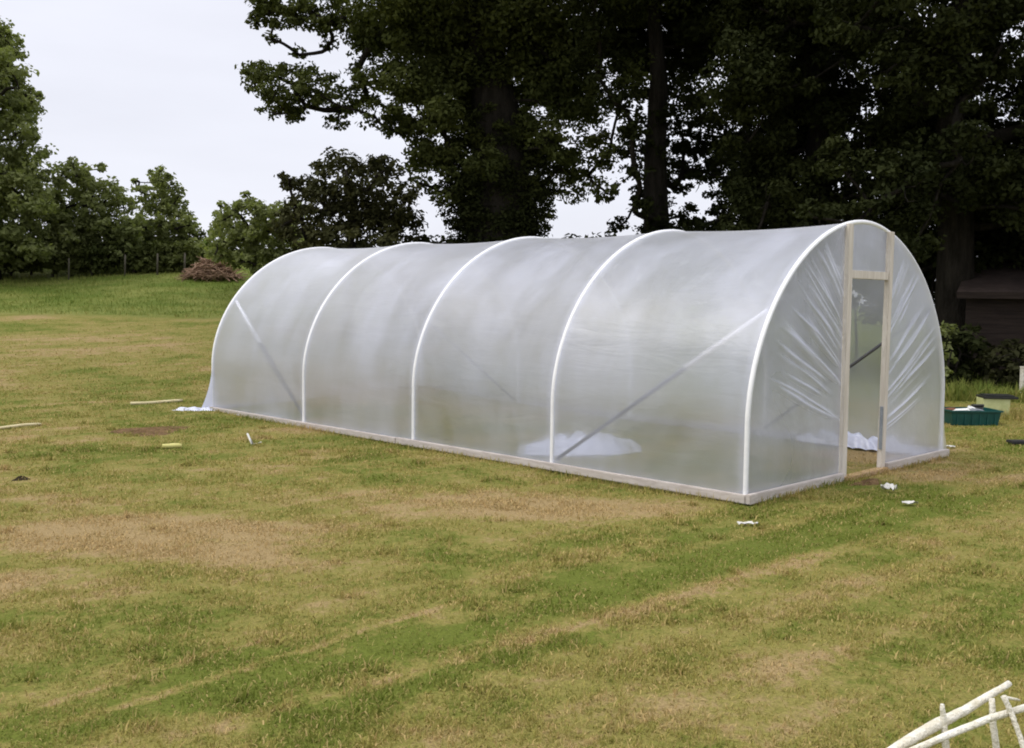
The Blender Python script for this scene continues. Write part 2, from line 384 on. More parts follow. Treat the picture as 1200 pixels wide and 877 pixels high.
# longer tufts and weeds the mower missed
tuf_x, tuf_y = wedge(170, 2.9, 13, 0.9); nb_ = 60
kx = np.repeat(tuf_x, nb_) + rng.normal(size=170*nb_)*np.repeat(rng.uniform(.015, .06, 170), nb_); ky = np.repeat(tuf_y, nb_) + rng.normal(size=170*nb_)*.03
qx, qy = w2t(kx, ky); ok = ~((np.abs(qx) < W/2 + .1) & (qy > -.12) & (qy < L_ + .1)); kx, ky = kx[ok], ky[ok]
tl_ = np.concatenate([0*bx, 0.022 + 0*kx]); tw_ = np.concatenate([0*bx, 0.002 + 0*kx]); bx = np.concatenate([bx, kx]); by = np.concatenate([by, ky])
blades('lawn_grass', bx, by, 0.026 + 0.0005*by + tl_, 0.0034 + 0.0007*by + tw_, 'blade', 1.62, 'short dry mown grass covering the lawn')
n = 42000
bx = rng.uniform(-24, 3, n); by = rng.uniform(26.0, 40, n)
k = (by + bx*0.10 > 25.7)
blades('bank_grass', bx[k], by[k], 0.11, 0.020, 'blade', 1.35, 'longer green grass on the bank below the hedge')
# tufts along the boards of the tunnel
s = rng.random(1600)*L_; side = -W/2 - 0.06 - np.abs(rng.normal(0, .05, 1600))
c_, s_ = math.cos(YAW), math.sin(YAW)
ex, ey = TO.x + c_*side - s_*s, TO.y + s_*side + c_*s
s2 = rng.uniform(-W/2, W/2, 2400); f2 = -0.03 - np.abs(rng.normal(0, .05, 2400))
blades('edge_grass', np.concatenate([ex, TO.x + c_*s2 - s_*f2]), np.concatenate([ey, TO.y + s_*s2 + c_*f2]), 0.055, 0.007, 'blade', 0.9,
       'uncut grass tufts along the boards of the tunnel')

# ------------------------------------------------------------------ polytunnel
T = empty('polytunnel', TO, YAW)
tag(T, 'long white polythene growing tunnel with five hoops and an open doorway, standing on the lawn', 'polytunnel')
# film over the hoops: taut over each hoop, sagging slightly in between
px_, pz_ = profile(84, 0.0)
ysamp = []
for a, b in zip(HOOP_Y[:-1], HOOP_Y[1:]): ysamp += list(np.linspace(a, b, 22, endpoint=False))
ysamp = np.array(ysamp + [HOOP_Y[-1]])
PX, YY = np.meshgrid(px_, ysamp, indexing='ij'); PZ, _ = np.meshgrid(pz_, ysamp, indexing='ij')
tt = np.zeros_like(ysamp)
for a, b in zip(HOOP_Y[:-1], HOOP_Y[1:]):
    k = (ysamp >= a) & (ysamp <= b); tt[k] = np.sin(math.pi*(ysamp[k]-a)/(b-a))
up = np.clip((PZ - 0.35)/1.2, 0, 1)
sag = 0.032*tt[None, :]**0.85*up
nx = PX/(W/2); nz = np.clip((PZ - LEG)/(H_ - LEG), 0, 1); nl = np.hypot(nx, nz) + 1e-6
wav = 0.006*np.sin(PZ*9 + YY*2.3)*np.sin(YY*3.1 + PX*2) * tt[None, :]
PX2 = PX - (sag + wav)*nx/nl; PZ2 = PZ - sag*nz/nl
fold = 0.35*np.exp(-(PZ/0.10)**2)
nearh = np.min(np.abs(YY[..., None] - np.array(HOOP_Y)), -1)
fold = np.maximum(fold, 0.5*np.exp(-(nearh/0.035)**2))
me = np_mesh('film_cover', np.stack([PX2, YY, PZ2], -1).reshape(-1, 3), grid_faces(*PX.shape), {'fold': fold.ravel()})
link('film_cover', me, 'film', T, True)
# hoops: white-taped tubes standing just proud of the film line
hx, hz = profile(72, 0.0)
for i, y in enumerate(HOOP_Y):
    r = 0.021
    MB().tube([(a*(1 - 0.004), y, b - 0.004) for a, b in zip(hx, hz)], r, 10).build('hoop', 'tape', T, True)
# diagonal braces in the end bays
xb = float(hoop_x(1.52)) - 0.024
for sx in (-1, 1):
    for y0, y1, sl_ in ((0.02, HOOP_Y[1]-.02, .36), (L_ - .02, HOOP_Y[3]+.02, .40)):
        p0, p1 = Vector((sx*xb, y0, 1.52)), Vector((sx*(W/2 - 0.05), y1, 0.10))
        br = MB().tube([p0, p1], 0.017, 10).build('brace', 'tube', T, True)
        if sx < 0: MB().tube([p0 + (p1 - p0)*.012, p0 + (p1 - p0)*sl_], 0.021, 10).build('light_end', 'tape', br, True)  # added white casing puts the brace's lighter look near the film into colour
# base boards, wrapped in film
def board(x0, y0, x1, y1, h=0.068, th=0.045, mat='board', name='base_board'):
    d = Vector((x1-x0, y1-y0, 0)); ln = d.length; rot = Matrix.Rotation(math.atan2(d.y, d.x), 3, 'Z')
    MB().box(((x0+x1)/2, (y0+y1)/2, h/2 + 0.008), (ln, th, h), rot).build(name, mat, T, False, 0.006)
xo = W/2 + 0.026
board(-xo, -0.03, -xo, 4.30); board(-xo - .003, 4.306, -xo - .003, L_ + 0.03, 0.064); board(xo, -0.03, xo, L_ + 0.03)
board(-xo - .02, -0.055, -0.37, -0.055, 0.078); board(0.47, -0.055, xo + .02, -0.055, 0.078)
board(-xo, L_ + 0.055, xo, L_ + 0.055)
board(-0.366, -0.045, 0.466, -0.045, 0.04, 0.09, 'board_dark', 'threshold')
# door frame
def post(xb_, xt, w, d, z1, name='door_post'):
    mb = MB(); V = []
    for x, z in ((xb_, 0.0), (xt, z1)):
        V += [(x - w/2, -0.052, z), (x + w/2, -0.052, z), (x + w/2, -0.052 + d, z), (x - w/2, -0.052 + d, z)]
    mb.add(V, [(3, 2, 1, 0), (4, 5, 6, 7), (0, 1, 5, 4), (1, 2, 6, 5), (2, 3, 7, 6), (3, 0, 4, 7)])
    return mb.build(name, 'timber', T, False, 0.004)
post(-0.325, -0.352, 0.082, 0.05, 2.25); post(0.428, 0.445, 0.072, 0.05, 2.225)
MB().box((0.047, -0.024, 1.818), (0.704, 0.045, 0.072)).build('lintel', 'timber', T, False, 0.004)
MB().box((0.386, -0.035, 0.42), (0.012, 0.03, 0.40)).build('door_hinge_strip', 'grey_plastic', T, False, 0.002)

# end films with creases pulled from the hoop towards the door posts
def end_film(x_in_b, x_in_t, sgn, yoff, nameO='end_film', seed=1):
    r2 = np.random.default_rng(seed)
    nu, nv = 170, 380
    zi = np.linspace(0.0, 1.0, nv)
    ztop_in = 2.24 if sgn < 0 else 2.215
    Zin = zi*ztop_in
    # outer edge follows the hoop by arc from its foot to where the post meets it
    hxx, hzz = profile(400, 0.0); 
    sel = hxx <= -0.352 if sgn < 0 else hxx >= 0.445
    ax, az = hxx[sel], hzz[sel]
    if sgn > 0: ax, az = ax[::-1], az[::-1]
    dl = np.concatenate([[0], np.cumsum(np.hypot(np.diff(ax), np.diff(az)))]); dl /= dl[-1]
    OX, OZ = np.interp(zi, dl, ax), np.interp(zi, dl, az)
    IX = x_in_b + (x_in_t - x_in_b)*zi
    u = np.linspace(0, 1, nu)[:, None]
    XX = IX[None, :]*(1-u) + OX[None, :]*u; ZZ = Zin[None, :]*(1-u) + OZ[None, :]*u
    cxp, czp = IX.mean() - sgn*(1.6 if sgn < 0 else 1.25), 0.02
    th = np.arctan2(ZZ - czp, np.abs(XX - cxp)); rr = np.hypot(XX - cxp, ZZ - czp)
    D = np.zeros_like(XX); FO = np.zeros_like(XX)
    for k in range(36):
        t0 = R(r2.uniform(*((16, 47) if sgn < 0 else (15, 54)))); w = R(r2.uniform(0.22, 0.50)); a = r2.uniform(0.3, 1.0)**1.5
        u0, u1 = r2.uniform(-0.1, 0.30), r2.uniform(0.45, 0.92)
        env = sstep(u0 - .05, u0 + .08, u + 0*XX)*(1 - sstep(u1 - .25, u1 + .1, u + 0*XX))
        warp = th + 0.006*np.sin(rr*4 + k)
        rid = np.exp(-((warp - t0)/w)**2)*a*env
        D += rid*0.011; FO = np.maximum(FO, rid*0.85)
    D += 0.010*np.sin(th*14)*np.sin(u*math.pi)
    D *= np.sin(np.clip(u, 0, 1)*math.pi)**0.35
    D = np.minimum(D, 0.03)
    FO = np.maximum(FO, 0.45*np.exp(-(ZZ/0.10)**2))
    if sgn > 0: D[:, :] -= 0.05*np.exp(-(ZZ/0.25)**2)*sstep(.75, 1, u) * -1
    me = np_mesh(nameO, np.stack([XX, yoff - D, ZZ], -1).reshape(-1, 3), grid_faces(nu, nv), {'fold': FO.ravel()})
    return link(nameO, me, 'film', T, True)
end_film(-0.372, -0.398, -1, -0.020, seed=4)
end_film(0.468, 0.485, 1, -0.020, seed=9)
# film over the door: a flat panel up to the hoop
xs = np.linspace(-0.308, 0.408, 24); V = []
for x in xs:
    zt = float(np.interp(x, hx[10:-10], hz[10:-10])) - 0.01
    for q in np.linspace(0, 1, 14): V.append((x, -0.012 - 0.006*math.sin(q*3.1)*math.sin(x*9), 1.856 + (zt - 1.856)*q))
link('end_film', np_mesh('end_film', np.array(V), grid_faces(24, 14), {'fold': np.zeros(len(V))}), 'film', T, True)
# back end: closed film
xs = np.linspace(-W/2 + .005, W/2 - .005, 60); V = []
for x in xs:
    k = (1 - (abs(x)/(W/2))**N_)**(1/N_) if abs(x) < W/2 else 0
    zt = LEG + (H_ - LEG)*k
    for q in np.linspace(0, 1, 30): V.append((x, L_ + 0.01 + 0.01*math.sin(x*7)*math.sin(q*9), zt*q))
link('end_film', np_mesh('end_film', np.array(V), grid_faces(60, 30), {'fold': np.zeros(len(V))}), 'film', T, True)
# loose skirt of gathered film along the foot of the right wall, inside
def ruffle(path, wdt, hgt, seed, nu=120, nv=22, fmax=22):
    r2 = np.random.default_rng(seed); path = np.array(path, float)
    s = np.linspace(0, 1, nu); tpar = np.linspace(0, 1, len(path))
    P = np.stack([np.interp(s, tpar, path[:, k]) for k in range(path.shape[1])], -1)
    d = np.gradient(P[:, :2], axis=0); d /= np.linalg.norm(d, axis=1)[:, None] + 1e-9; nrm = np.stack([-d[:, 1], d[:, 0]], -1)
    v = np.linspace(-1, 1, nv); ph = r2.random(8)*6.28; fq = r2.uniform(4, fmax, 8)
    V = np.zeros((nu, nv, 3)); E = np.sin(np.clip(s, 0, 1)*math.pi)**0.4
    for j, vv in enumerate(v):
        wob = sum(np.sin(fq[k]*s*3 + ph[k] + vv*(k % 3 + 1)*1.7) for k in range(8))/8
        o = vv*wdt*E*(1 + 0.35*wob); V[:, j, :2] = P[:, :2] + nrm*o[:, None]
        V[:, j, 2] = P[:, 2] + hgt*E*(np.cos(vv*1.5)**1.3)*(0.65 + 0.7*wob) + 0.015*np.abs(np.sin(fq[2]*s*2 + vv*9))
    V[..., 2] = np.maximum(V[..., 2], P[:, None, 2] + 0.004)
    return V.reshape(-1, 3), grid_faces(nu, nv)
V, Fc = ruffle([(W/2 - .08, 0.2, 0.0), (W/2 - .09, .6, 0.0), (W/2 - .09, 1.1, 0.0), (W/2 - .08, 1.6, 0)], 0.09, 0.21, 5, 200, 24)
link('film_skirt', np_mesh('film_skirt', V, Fc, {'fold': np.full(len(V), .8)}), 'film_thick', T, True)
# tail of surplus film bunched outside the far left corner
V, Fc = ruffle([(-W/2 - .02, L_ - .15, 0), (-W/2 - .22, L_ + .12, 0), (-W/2 - .48, L_ + .25, 0)], 0.14, 0.085, 21, 60, 20, 7)
link('film_tail', np_mesh('film_tail', V, Fc, {'fold': np.full(len(V), .8)}), 'film_thick', T, True)
# flared film at far corner
V = []
for q in np.linspace(0, 1, 14):
    for v in np.linspace(0, 1, 8): V.append((-W/2 - 0.015 - 0.13*(1-q)**2.2*v, L_ - 0.02 + 0.10*v*(1-q), 0.02 + q*0.62))
link('film_flap', np_mesh('film_flap', np.array(V), grid_faces(14, 8), {'fold': np.full(len(V), .6)}), 'film_thick', T, True)

# spare film heaped inside the tunnel
g = [ground_at(615, 533), ground_at(660, 531), ground_at(705, 530), ground_at(752, 528)]
V, Fc = ruffle([(p.x, p.y, 0.0) for p in g], 0.26, 0.26, 12, 110, 30)
tag(link('spare_film', np_mesh('spare_film', V, Fc, {'fold': np.full(len(V), .8)}), 'film_thick', None, True),
    'crumpled heap of spare white film lying on the grass inside the tunnel', 'plastic sheet')

# ------------------------------------------------------------------ trees
def leaf_mesh(name, C, N, size, tint, mat, parent, elong=1.75):
    """C leaf centres, N outward-ish normals; each leaf a pointed folded blade of two triangles + two"""
    n = len(C)
    a = rng.normal(size=(n, 3)); N = N + rng.normal(size=(n, 3))*0.75; N /= np.linalg.norm(N, axis=1)[:, None] + 1e-9
    a -= N*(a*N).sum(1)[:, None]; a /= np.linalg.norm(a, axis=1)[:, None] + 1e-9
    b = np.cross(N, a); sz = size*(0.6 + 0.8*rng.random(n))[:, None]
    l, w = sz*elong/2, sz/2
    V = np.concatenate([C - a*l, C - a*l*.1 + b*w + N*w*.25, C + a*l, C + a*l*.15 - b*w*.95 + N*w*.25], 0)
    i = np.arange(n); F = np.concatenate([np.stack([i, i+n, i+2*n], -1), np.stack([i, i+2*n, i+3*n], -1)])
    return link(name, np_mesh(name, V, F, {'tint': np.tile(tint, 4)}), mat, parent)
def puff_leaves(puffs, density, size, clump=0.34, flat=0.8, nsub=14, spread=.42):
    """puffs: (centre Vector, radius). Leaves sit in many small clumps spread near each puff's outside."""
    Cs, Ns, Ts = [], [], []
    for c, r in puffs:
        ns = max(5, int(nsub*(0.7 + 0.6*random.random())))
        d = rng.normal(size=(ns, 3)); d /= np.linalg.norm(d, axis=1)[:, None]
        rad = r*(0.35 + 0.62*rng.random(ns)**0.6); sc = np.array(c) + d*rad[:, None]*np.array([1, 1, flat])
        sr = r*clump*(0.55 + 0.8*rng.random(ns)); st = rng.random(ns)
        tot = max(20, int(density*r*r)); pick = rng.integers(0, ns, tot)
        o = rng.normal(size=(tot, 3)); o /= np.linalg.norm(o, axis=1)[:, None] + 1e-9
        o *= (rng.random(tot)**spread)[:, None]
        P = sc[pick] + o*sr[pick][:, None]*np.array([1.15, 1.15, .75])
        Cs.append(P); Ns.append(o*0.6 + np.array([0, 0, .7]) + 0.3*d[pick]); Ts.append(np.clip(st[pick]*.6 + rng.random(tot)*.4, 0, 1))
    return np.concatenate(Cs), np.concatenate(Ns), np.concatenate(Ts)
def wig(p, q, n=7, amp=0.12, droop=0.0):
    p, q = Vector(p), Vector(q); L = (q - p).length; out = []
    o1 = Vector(rng.normal(size=3))*amp*L; o2 = Vector(rng.normal(size=3))*amp*L*.5
    for i in range(n):
        t = i/(n-1); out.append(p.lerp(q, t) + o1*math.sin(math.pi*t) + o2*math.sin(2*math.pi*t) + Vector((0, 0, -droop*L*math.sin(math.pi*t))))
    return out
def tree(name, label, cat, base, trunk_pts, r0, puffs, leaf, density, size, group=None, limbs=1.0, nsub=14, clump=.34, ivy=None, flat=.8):
    root = empty(name, base); tag(root, label, cat, group); b = Vector(base)
    rel = [(Vector(c) - b, r) for c, r in puffs]
    tp = [Vector(p) - b for p in trunk_pts]
    mb = MB(); n = len(tp)
    dense = []
    for i in range(n-1):
        for k in range(4): dense.append(tp[i].lerp(tp[i+1], k/4))
    dense.append(tp[-1])
    rad = [r0*(1.0 - 0.72*i/(len(dense)-1))*(1.35 if i == 0 else 1.12 if i == 1 else 1.0) for i in range(len(dense))]
    mb.tube(dense, rad, 12, 0.07)
    # limbs grow outwards from clump to clump, each joined to the nearest wood already there
    nodes = [(p, -1, 0.0) for p in dense[2:]]; nt0 = len(nodes)
    order = sorted(rel, key=lambda q: min((q[0] - p).length for p in dense[2:]))
    for c, r in order:
        pool = range(len(nodes)); k = min(pool, key=lambda q: (nodes[q][0] - c).length + 0.8*max(0, nodes[q][0].z - c.z) + (0.25 if q >= nt0 else 0.0))
        nodes.append((c - Vector((0, 0, r*.25)), k, r))
    load = [0.0]*len(nodes)
    for i in range(len(nodes)-1, nt0-1, -1):
        load[i] += 1.0; load[nodes[i][1]] += load[i]
    for i in range(nt0, len(nodes)):
        c, k, r = nodes[i]; par = nodes[k][0]; r1 = 0.010 + 0.016*math.sqrt(load[i]); r2_ = r1*1.35
        if k < nt0: r2_ = min(r2_, rad[k+2]*.6); r1 = min(r1, r2_)
        mb.tube(wig(par, c, 6, 0.07), [r2_ + (r1 - r2_)*q/5 for q in range(6)], 6)
        for q in range(3):
            e = c + Vector(rng.normal(size=3))*r*0.33; mb.tube(wig(c, e, 4, 0.12), [r1*.5, r1*.38, r1*.25, .004], 4)
    mb.build('trunk', 'bark', root, True)
    C, N, Tn = puff_leaves(rel, density, size, nsub=nsub, clump=clump, flat=flat)
    if ivy:
        C2, N2, T2 = puff_leaves([(Vector(c) - b, r) for c, r in ivy], density*1.3, size*.8, nsub=20)
        leaf_mesh('ivy', C2, N2, size*.8, T2, 'dark_leaf', root)
    leaf_mesh('crown', C, N, size, Tn, leaf, root)
    return root
def P(lst, d, dz=1.6, rep=1):
    """clumps of foliage: (x, y, radius) traced on the photo, each given its own depth"""
    out = []
    for px, py, r in lst:
        for k in range(rep):
            dd = d + random.uniform(-dz, dz); out.append((at(px, py, dd), r*dd/F_PX))
    return out
def rand_puffs(x0, x1, y0, y1, n, d, dz, r0, r1):
    out = []
    for i in range(n):
        dd = d + random.uniform(-dz, dz); out.append((at(random.uniform(x0, x1), random.uniform(y0, y1), dd), random.uniform(r0, r1)*dd/F_PX))
    return out
def foot(px, d):
    p = at(px, 400, d); return Vector((p.x, p.y, tz(p.x, p.y) - 0.05))

# the big oak behind the middle of the tunnel
D = 25.0
oak = P([(316, 8, 26), (300, -12, 24), (340, 4, 26), (372, 8, 28), (402, 14, 28), (306, 84, 22), (322, 104, 24), (298, 100, 14), (345, 92, 27), (375, 104, 29), (400, 120, 28), (300, 86, 18), (330, 118, 22), (358, 118, 24), (322, 14, 26), (352, 18, 24), (300, 22, 14), (385, 24, 22), (345, 132, 16), (318, 128, 14), (395, 142, 16), (430, 108, 22), (440, 132, 22), (418, 82, 14), (350, 62, 10), (320, 45, 9), (385, 50, 12), (425, 45, 20)], D, 1.0, 1)
oak += P([(440, 40, 30), (455, 25, 52), (470, 92, 44), (515, 55, 62), (500, 130, 44), (545, 110, 55), (560, 25, 70), (620, 30, 70), (590, 100, 60),
         (470, 150, 24), (500, 182, 28), (640, 110, 40), (655, 60, 55), (530, 170, 36)], D, 1.6, 2)
oak += P([(690, 195, 40), (664, 170, 30), (715, 170, 28), (668, 218, 26), (712, 222, 22), (690, 120, 36), (735, 90, 34), (640, 155, 28)], D - 1.0, 1.2, 1)
oak += rand_puffs(380, 760, -330, -40, 46, D, 4.5, 55, 90)
oak += rand_puffs(470, 700, -60, 120, 16, D + 1.5, 3.0, 40, 60)
oak += P([(540, 215, 26), (520, 232, 16), (630, 215, 26), (655, 190, 22), (545, 185, 40), (600, 150, 40), (640, 250, 14), (505, 215, 16), (622, 170, 30), (575, 190, 34), (480, 205, 14)], D - .6, .5, 1)
ivy = P([(575, 260, 36), (600, 262, 34), (556, 250, 26), (590, 215, 44), (560, 205, 34), (625, 240, 22), (632, 265, 16), (570, 165, 40), (610, 165, 36), (640, 190, 24), (548, 275, 26), (600, 285, 40), (548, 225, 30), (618, 215, 30), (540, 250, 22), (585, 240, 44), (575, 130, 30), (560, 90, 30)], D - .25, .35, 2)
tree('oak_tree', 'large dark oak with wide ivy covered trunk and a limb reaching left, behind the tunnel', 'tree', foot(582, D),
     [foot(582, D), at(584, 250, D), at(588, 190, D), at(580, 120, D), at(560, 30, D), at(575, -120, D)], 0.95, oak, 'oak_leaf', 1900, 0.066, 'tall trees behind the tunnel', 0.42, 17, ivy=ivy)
# second trunk
D = 24.0
t2 = P([(760, 35, 60), (800, 62, 50), (842, 40, 55), (770, 95, 40), (828, 112, 44), (860, 150, 42), (800, 150, 30), (745, 150, 22), (850, 210, 34), (820, 262, 30), (880, 255, 36), (725, 118, 26), (875, 190, 40), (790, 215, 22), (745, 245, 18), (726, 262, 14), (820, 190, 40), (850, 250, 30), (800, 190, 24), (860, 275, 28), (805, 255, 24), (880, 215, 34), (835, 160, 40), (795, 275, 18), (735, 60, 40), (700, 80, 34), (905, 265, 30), (905, 180, 34), (745, 200, 18), (738, 172, 18), (750, 228, 14), (742, 140, 20), (755, 178, 14)], D, 1.8, 1)
t2 += P([(760, 30, 60), (840, 30, 60), (880, 100, 50)], D + 2, 1.5, 2) + rand_puffs(700, 920, -300, -20, 34, D, 4, 50, 85)
iv2 = P([(768, 270, 22), (770, 240, 20), (766, 205, 20), (768, 170, 20), (770, 135, 20)], D, .2, 1)
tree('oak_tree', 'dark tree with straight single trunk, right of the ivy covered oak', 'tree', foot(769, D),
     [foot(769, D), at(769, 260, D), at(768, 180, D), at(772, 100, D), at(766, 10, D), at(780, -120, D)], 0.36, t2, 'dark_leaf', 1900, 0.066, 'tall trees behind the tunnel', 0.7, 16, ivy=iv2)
# third, filling the middle right
D = 22.5
t3 = rand_puffs(860, 1090, -10, 300, 66, D, 2.6, 30, 56) + rand_puffs(880, 1080, -300, 0, 34, D, 3.5, 50, 85)
t3 += P([(985, 195, 30), (1003, 222, 28), (972, 235, 24), (1012, 180, 26), (990, 255, 22)], D, 1.0, 2)
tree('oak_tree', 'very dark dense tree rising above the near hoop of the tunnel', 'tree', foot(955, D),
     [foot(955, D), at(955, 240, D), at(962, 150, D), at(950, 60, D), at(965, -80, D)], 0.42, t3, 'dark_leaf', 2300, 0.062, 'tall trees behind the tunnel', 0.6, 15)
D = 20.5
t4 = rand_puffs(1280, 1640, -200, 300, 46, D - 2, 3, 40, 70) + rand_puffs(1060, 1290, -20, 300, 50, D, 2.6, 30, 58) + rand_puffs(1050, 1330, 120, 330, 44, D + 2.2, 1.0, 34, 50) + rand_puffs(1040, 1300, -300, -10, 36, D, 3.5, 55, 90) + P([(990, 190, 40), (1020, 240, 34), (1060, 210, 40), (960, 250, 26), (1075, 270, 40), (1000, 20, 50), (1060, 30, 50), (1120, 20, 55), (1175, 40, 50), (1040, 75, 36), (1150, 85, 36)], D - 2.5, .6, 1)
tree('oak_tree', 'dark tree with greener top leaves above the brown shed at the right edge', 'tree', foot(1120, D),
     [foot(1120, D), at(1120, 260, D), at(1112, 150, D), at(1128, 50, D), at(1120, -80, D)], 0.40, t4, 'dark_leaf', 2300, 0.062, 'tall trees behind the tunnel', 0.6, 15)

# hawthorn below the oak's left limb
D = 23.0
hw = P([(400, 205, 34), (430, 215, 36), (385, 240, 34), (420, 255, 38), (455, 250, 34), (365, 222, 22), (350, 245, 22), (340, 215, 13), (332, 208, 8), (450, 195, 22), (470, 265, 26), (360, 275, 30), (400, 285, 36), (440, 285, 36), (478, 225, 16), (330, 262, 16)], D, 1.2, 2)
tree('hawthorn_bush', 'brownish dark bush at the far end of the tunnel, below the oak limb', 'bush', foot(408, D),
     [foot(408, D), at(408, 300, D), at(415, 250, D), at(405, 200, D)], 0.14, hw, 'thorn_leaf', 1500, 0.065, None, 0.8, 14)
# low dark hedge behind the tunnel
D = 24.5
hd = []
for px in range(450, 1320, 18): hd += P([(px, 306 + (random.uniform(-6, 10) if px < 760 or px > 1110 else random.uniform(-34, 4)), 34)], D - (px - 470)*0.0045, .7, 1)
for px in range(450, 1320, 24): hd += P([(px, 350, 36)], D - (px - 470)*0.0045, .7, 1)
root = empty('hedge', foot(780, 22.8)); tag(root, 'low dark hedge running along behind the tunnel', 'hedge')
C, N, Tn = puff_leaves([(c - Vector(root.location), r) for c, r in hd], 900, .09); leaf_mesh('foliage', C, N, .09, Tn, 'dark_leaf', root)
for c, r in hd[::9]:
    q = c - Vector(root.location); st = MB(); st.tube(wig((q.x, q.y, tz(c.x, c.y) - root.location.z - .05), q, 5, .05), [.04, .035, .03, .02, .01], 6); st.build('stem', 'bark', root)

# hedgerow on the left bank
def shrub(name, label, cat, px, d, puffs, leaf, size, density, r0=.1, group='trees and bushes of the left hedgerow', nsub=14, limbs=.6):
    f = foot(px, d); top = max((c.z for c, r in puffs)); c0 = at(px, 300, d)
    return tree(name, label, cat, f, [f, Vector((f.x, f.y, f.z + (top - f.z)*.35)), Vector((f.x + .1, f.y, f.z + (top - f.z)*.7)), Vector((f.x, f.y, f.z + (top - f.z)*.9))], r0, puffs, leaf, density, size, group, limbs, nsub)
D = 34.0
lt = P([(10, 75, 26), (-20, 60, 40), (8, 110, 32), (-30, 110, 45), (18, 150, 26), (28, 108, 11), (38, 118, 9), (48, 112, 6), (12, 48, 14), (-5, 35, 18), (30, 180, 26), (5, 195, 38), (22, 225, 34), (-20, 240, 50), (15, 260, 40), (0, 285, 34), (-40, 190, 50), (-45, 285, 40), (44, 205, 16), (40, 240, 22), (20, 130, 28)], D, 1.6, 2)
lt += rand_puffs(-220, -30, 20, 290, 24, D, 2.5, 35, 55)
lt += P([(px, 292 + random.uniform(-6, 6), 18) for px in range(-60, 60, 10)], D - .4, .6, 1)
shrub('ash_tree', 'tall leafy tree at the left edge of the view, overtopping its hedge', 'tree', -10, D, lt, 'hedge_leaf', .095, 900, .28)
D = 36.0
b1 = P([(70, 205, 18), (90, 203, 16), (110, 210, 20), (75, 235, 28), (110, 240, 28), (60, 265, 28), (90, 268, 30), (125, 268, 26), (130, 225, 17), (145, 240, 16), (145, 265, 18), (70, 290, 24), (105, 293, 24), (140, 288, 20), (85, 190, 8), (118, 195, 7), (52, 240, 20), (150, 280, 16), (98, 220, 20)], D, 1.3, 2)
b1 += P([(px, 297 - px*.012 + random.uniform(-6, 2), 14) for px in range(46, 170, 8)] + [(px, 272 + random.uniform(-8, 8), 18) for px in range(50, 160, 12)], D - .8, .5, 1)
shrub('hedge_tree', 'broad rounded green tree standing next to the tall one in the hedge', 'tree', 100, D, b1, 'hedge_leaf', .09, 900, .14)
D = 38.0
b2 = P([(185, 208, 13), (198, 215, 13), (182, 225, 15), (200, 240, 18), (215, 260, 16), (185, 255, 24), (205, 275, 20), (175, 275, 22), (222, 270, 10), (168, 240, 12), (188, 198, 6), (190, 290, 20), (160, 220, 7), (158, 212, 5), (215, 288, 14), (165, 292, 16), (210, 228, 9), (192, 232, 14)], D, 1.2, 2)
b2 += P([(px, 294 + random.uniform(-5, 3), 12) for px in range(160, 232, 7)] + [(px, 268 + random.uniform(-8, 8), 13) for px in range(150, 228, 9)], D - 1.2, .4, 1)
shrub('hedge_tree', 'smaller feathery topped tree at the right end of the left hedge', 'tree', 192, D, b2, 'hedge_leaf', .085, 900, .10)
D = 41.0
b3 = P([(244, 285, 8), (238, 292, 8), (252, 276, 9), (236, 300, 7), (248, 298, 9), (228, 296, 6)], D, .5, 2)
shrub('young_tree', 'thin pale green sapling in the gap between two hedges', 'sapling', 243, D, b3, 'light_leaf', .11, 620, .05)
D = 31.0
b4 = P([(262, 255, 12), (275, 245, 14), (290, 240, 13), (305, 250, 18), (320, 248, 18), (335, 265, 22), (270, 270, 20), (295, 275, 24), (315, 290, 26), (280, 295, 22), (255, 280, 12), (258, 296, 14), (258, 240, 5), (288, 228, 5), (345, 250, 16), (345, 290, 26), (300, 305, 20)], D, 1.2, 2)
b4 += P([(px, 300 + random.uniform(-5, 5), 13) for px in range(252, 350, 8)] + [(px, 270 + random.uniform(-8, 8), 15) for px in range(262, 350, 10)], D - .6, .5, 1)
shrub('hedge_bush', 'mid green bush between the brush pile and the brownish hawthorn', 'bush', 300, D, b4, 'hedge_leaf', .08, 1000, .10)
# hedge bottom joining them; the darker leaf colour stands in for shade
hd = []
for px in range(-60, 226, 8): hd += P([(px, 299 - px*.012 + random.uniform(-7, 3), 13)], 35.0, .3, 1) + P([(px + 4, 311 - px*.012, 12)], 34.9, .2, 1)
for px in range(40, 250, 8): hd += P([(px, 309 - (px - 40)*.01, 11)], 38.9, .3, 1)
for px in range(-60, 330, 12): hd += P([(px, 304 - px*.012, 13)], 38.2, .4, 1)
for px in range(-60, 235, 15): hd += P([(px, 291 - px*.012 + random.uniform(-4, 6), 19)], 38.5, .5, 1)
root = empty('hedge', foot(90, 38.5)); tag(root, 'shaded green hedge bottom running along the top of the grass bank at left', 'hedge')
C, N, Tn = puff_leaves([(c - Vector(root.location), r) for c, r in hd], 1900, .09); leaf_mesh('foliage', C, N, .085, Tn, 'oak_leaf', root)
for c, r in hd[::6]:
    q = c - Vector(root.location); st = MB(); st.tube(wig((q.x, q.y, tz(c.x, c.y) - root.location.z - .05), q, 5, .05), [.05, .04, .03, .02, .01], 6); st.build('stem', 'bark', root)

